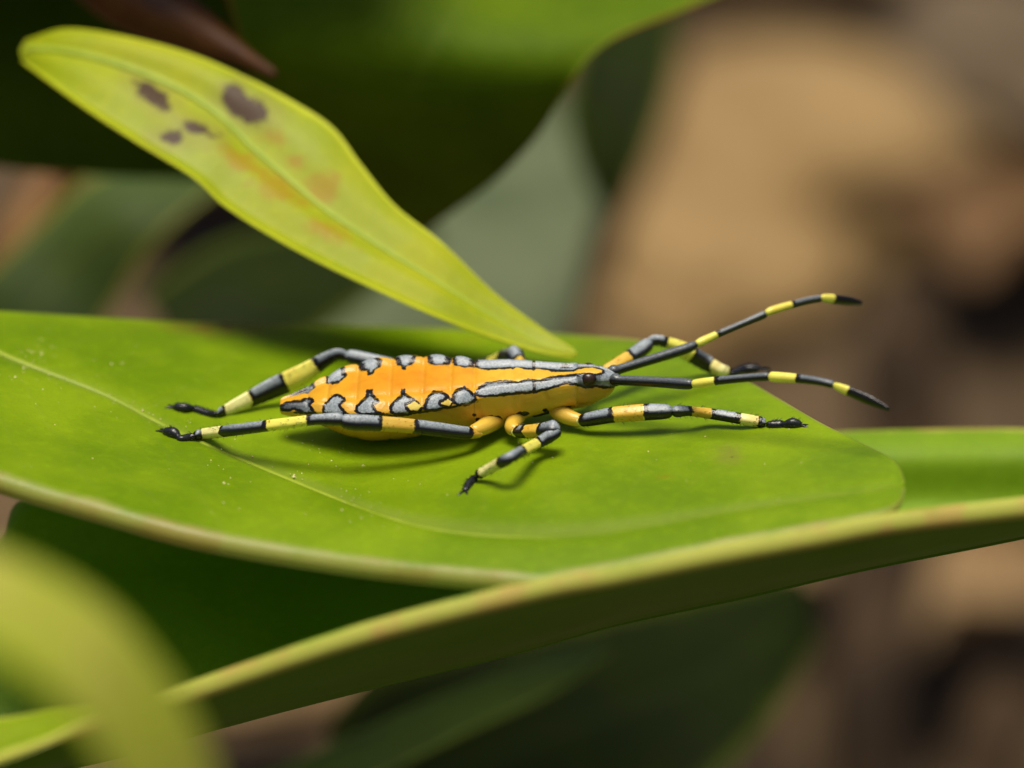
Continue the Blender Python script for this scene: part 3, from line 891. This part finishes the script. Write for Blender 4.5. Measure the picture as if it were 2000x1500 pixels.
antenna(None, [
    ([(1192, 741, .05, 26), (1206, 742, .03, 26), (1215, 743, .02, 20), (1280, 746, -.04, 21), (1340, 750, -.10, 22), (1356, 750, -.11, 15)], [(1, 'k')]),
    ([(1350, 750, -.11, 13), (1362, 749, -.12, 18), (1398, 744, -.15, 17), (1450, 739, -.19, 16), (1504, 735, -.23, 17)], [(.31, 'y'), (1, 'k')]),
    ([(1500, 735, -.23, 14), (1512, 736, -.24, 20), (1555, 739, -.28, 18), (1600, 745, -.33, 16), (1630, 752, -.36, 16)], [(.43, 'y'), (1, 'k')]),
    ([(1627, 751, -.36, 10), (1640, 757, -.38, 17), (1665, 767, -.41, 20), (1700, 782, -.45, 20), (1738, 800, -.49, 8)], [(.28, 'y'), (1, 'k')])])
antenna(None, [
    ([(1188, 726, .14, 24), (1203, 724, .16, 25), (1214, 720, .17, 19), (1280, 700, .24, 20), (1340, 681, .30, 21), (1362, 671, .32, 14)], [(1, 'k')]),
    ([(1358, 673, .32, 11), (1370, 667, .33, 16), (1398, 654, .36, 14), (1450, 632, .41, 13), (1497, 612, .45, 16)], [(.30, 'y'), (1, 'k')]),
    ([(1494, 613, .45, 10), (1508, 606, .46, 15), (1545, 595, .50, 14), (1580, 586, .54, 14), (1605, 582, .56, 14)], [(.46, 'y'), (1, 'k')]),
    ([(1602, 582, .56, 11), (1612, 582, .57, 16), (1630, 584, .59, 19), (1660, 588, .63, 18), (1684, 592, .65, 8)], [(.30, 'y'), (1, 'k')])])

# ------------------------------------------------------------------ pollen specks on the leaf
pv, pf = [], []
oct_ = np.array([(1, 0, 0), (-1, 0, 0), (0, 1, 0), (0, -1, 0), (0, 0, 1), (0, 0, -1)], float)
of = [(0, 2, 4), (2, 1, 4), (1, 3, 4), (3, 0, 4), (2, 0, 5), (1, 2, 5), (3, 1, 5), (0, 3, 5)]
spx = [(rng.uniform(40, 1700), rng.uniform(660, 1040)) for _ in range(110)]
spx += [(x_ + rng.normal(0, 14), np.interp(x_, MID[:, 0], MID[:, 1]) + rng.normal(-12, 12)) for x_ in rng.uniform(0, 800, 60)] + [(rng.normal(640, 110), rng.normal(870, 40)) for _ in range(50)] + [(rng.normal(60, 40), rng.normal(710, 25)) for _ in range(50)] + [(769, 935), (820, 945), (1103, 945), (1266, 882), (437, 982)]
LP = [tuple(p) for p in np.concatenate([FAR + [0, 25], NEAR[::-1] - [0, 25]])]
inside = sdf_poly(np.array(spx), LP) > 0
for (x, y), ok in zip(spx, inside):
    if ok:
        p = on_leaf(x, y, .011)
        r = rng.choice([.0018, .0028, .004, .0065], p=[.5, .3, .15, .05])
        k = len(pv)
        pv += [tuple(p + r * o_ * rng.uniform(.7, 1.3)) for o_ in oct_]
        pf += [tuple(k + q_ for q_ in f_) for f_ in of]
tag(mesh_obj('pollen_specks', pv, pf, M['pollen'], smooth=False), 'tiny pale pollen specks scattered over the leaf around the insect', 'pollen', None, 'stuff')

# ------------------------------------------------------------------ litter on the ground far behind
def ground_at(px_, py_):
    p = at_z(px_, py_, GZ)
    return p[0], p[1]


def rock(px_, py_, sx, sy, sz, mat, label, seed):
    x, y = ground_at(px_, py_)
    V, F = [], []
    nu_, nv_ = 24, 36
    for a in np.linspace(0, math.pi, nu_):
        for q_ in np.linspace(0, 2 * math.pi, nv_, endpoint=False):
            d = np.array([math.sin(a) * math.cos(q_), math.sin(a) * math.sin(q_), math.cos(a)])
            k = 1 + .28 * mnoise.fractal(tuple(d * 1.4 + seed), 1, 2, 4)
            V.append((x + d[0] * sx * k, y + d[1] * sy * k, GZ + sz * .4 + d[2] * sz * k))
    F = [(r * nv_ + k, (r + 1) * nv_ + k, (r + 1) * nv_ + (k + 1) % nv_, r * nv_ + (k + 1) % nv_) for r in range(nu_ - 1) for k in range(nv_)]
    return tag(mesh_obj('stone', V, F, mat), label, 'stone')


def dry_leaf(px_, py_, ln, wd, ang, tilt, mat, label, lift=.3, curl=.25):
    x, y = ground_at(px_, py_)
    Gd = np.zeros((40, 16, 3))
    for a in range(40):
        t = a / 39
        hw = wd * .5 * math.sin(math.pi * min(1, .03 + .97 * t) ** .8) ** .7 + .02
        for b_ in range(16):
            v = b_ / 7.5 - 1
            Gd[a, b_] = ((t - .5) * ln, v * hw, curl * wd * v * v + .12 * ln * (t - .5) ** 2 + .05 * math.sin(9 * t + 3 * v))
    R_ = np.array(Matrix.Rotation(math.radians(ang), 3, 'Z') @ Matrix.Rotation(math.radians(tilt), 3, 'Y'))
    Gd = Gd @ R_.T + np.array([x, y, GZ + lift + .5 * ln * abs(math.sin(math.radians(tilt)))])
    return tag(sheet('dry_leaf', Gd, .06, mat), label, 'dry leaf')


TAN = plain_mat('dry_tan', (.19, .12, .05), (.27, .175, .08), .6, .8, .3, .1)
BRN = plain_mat('dry_brown', (.11, .058, .02), (.17, .092, .034), .8, .8, .3, .1)
GRY = plain_mat('stone_tan', (.22, .138, .050), (.30, .195, .078), .5, .9, .5, .2)
DRK = plain_mat('bark_dark', (.025, .013, .004), (.055, .03, .010), 1.0, .9, .5, .1)
GSH = plain_mat('stone_grey', (.10, .070, .038), (.14, .10, .058), .6, .9, .5, .2)
rock(1530, 380, 2.9, 4.2, 1.3, GRY, 'large pale tan stone on the soil behind the antennae', 1.3)
rock(1330, 560, 2.2, 3.0, .9, GRY, 'rounded tan stone lower in front of the large pale stone', 4.1)
rock(1960, 180, 2.0, 4.0, 1.2, GSH, 'greyish stone beside the large pale stone', 7.7)
dry_leaf(1600, 60, 9, 4, 20, 4, BRN, 'brown dry leaf lying behind the large pale stone')
dry_leaf(1950, 560, 6, 3, 75, 6, BRN, 'reddish brown dry leaf under the greyish stone')
dry_leaf(1860, 1300, 4.5, 2.6, 70, 8, TAN, 'tan dry leaf below the tip of the keeled leaf')
dry_leaf(1400, 1230, 4.5, 2.2, 20, 5, TAN, 'tan dry leaf just beneath the edge of the keeled leaf')
dry_leaf(510, 1460, 3.2, 2.0, 30, 5, TAN, 'pale dry leaf showing between the blurred lower leaves')
dry_leaf(400, 430, 6, 3.5, 50, 5, BRN, 'pinkish brown dry leaf behind the green blade')


def twig(pts, rad, label):
    P_ = [at(*q_) for q_ in pts]
    P_.append(np.array([P_[-1][0], P_[-1][1] - .5, GZ - .3]))
    V, F, _, _, _ = tube(P_, rad + [rad[-1] * 1.1], 60, 12)
    return tag(mesh_obj('dead_stem', V, F, DRK), label, 'dead stem')


twig([(1265, -60, 22), (1245, 120, 21), (1180, 330, 20), (1110, 560, 19), (1060, 760, 18)], [.35, .45, .40, .3, .25], 'dark upright stem close behind the hanging leaf')
twig([(1790, 540, 24), (1760, 700, 23.5), (1770, 900, 23), (1720, 1150, 22), (1690, 1350, 21)], [.25, .45, .5, .45, .4], 'dark stem rising below the drooping antenna')
twig([(1480, 1060, 22), (1450, 1200, 21.5), (1430, 1350, 21), (1450, 1560, 20)], [.25, .4, .5, .5], 'black stem stump under the keeled leaf')
twig([(1970, 1330, 22), (1940, 1450, 21.5), (1900, 1600, 21)], [.3, .4, .4], 'short dark stem beside the tan dry leaf')

# unseen leaf added above the frame to shade the hanging leaf
Gc = loft([[(-4.2, 1.95, 1.8), (-4.3, 3.6, 1.95), (-4.2, 5.6, 1.8)], [(-2.6, 1.98, 1.85), (-2.6, 3.6, 2.0), (-2.6, 5.8, 1.85)],
           [(-1.25, 2.05, 1.85), (-1.1, 3.6, 2.0), (-1.2, 5.8, 1.85)], [(-.48, 2.15, 1.8), (-.40, 3.5, 1.9), (-.42, 5.4, 1.8)]], 40, 30)
tag(sheet('added_shade_leaf', Gc, .03, M['leaf_dark']), 'unseen dark leaf added overhead to shade the hanging leaf and the bud', 'leaf')
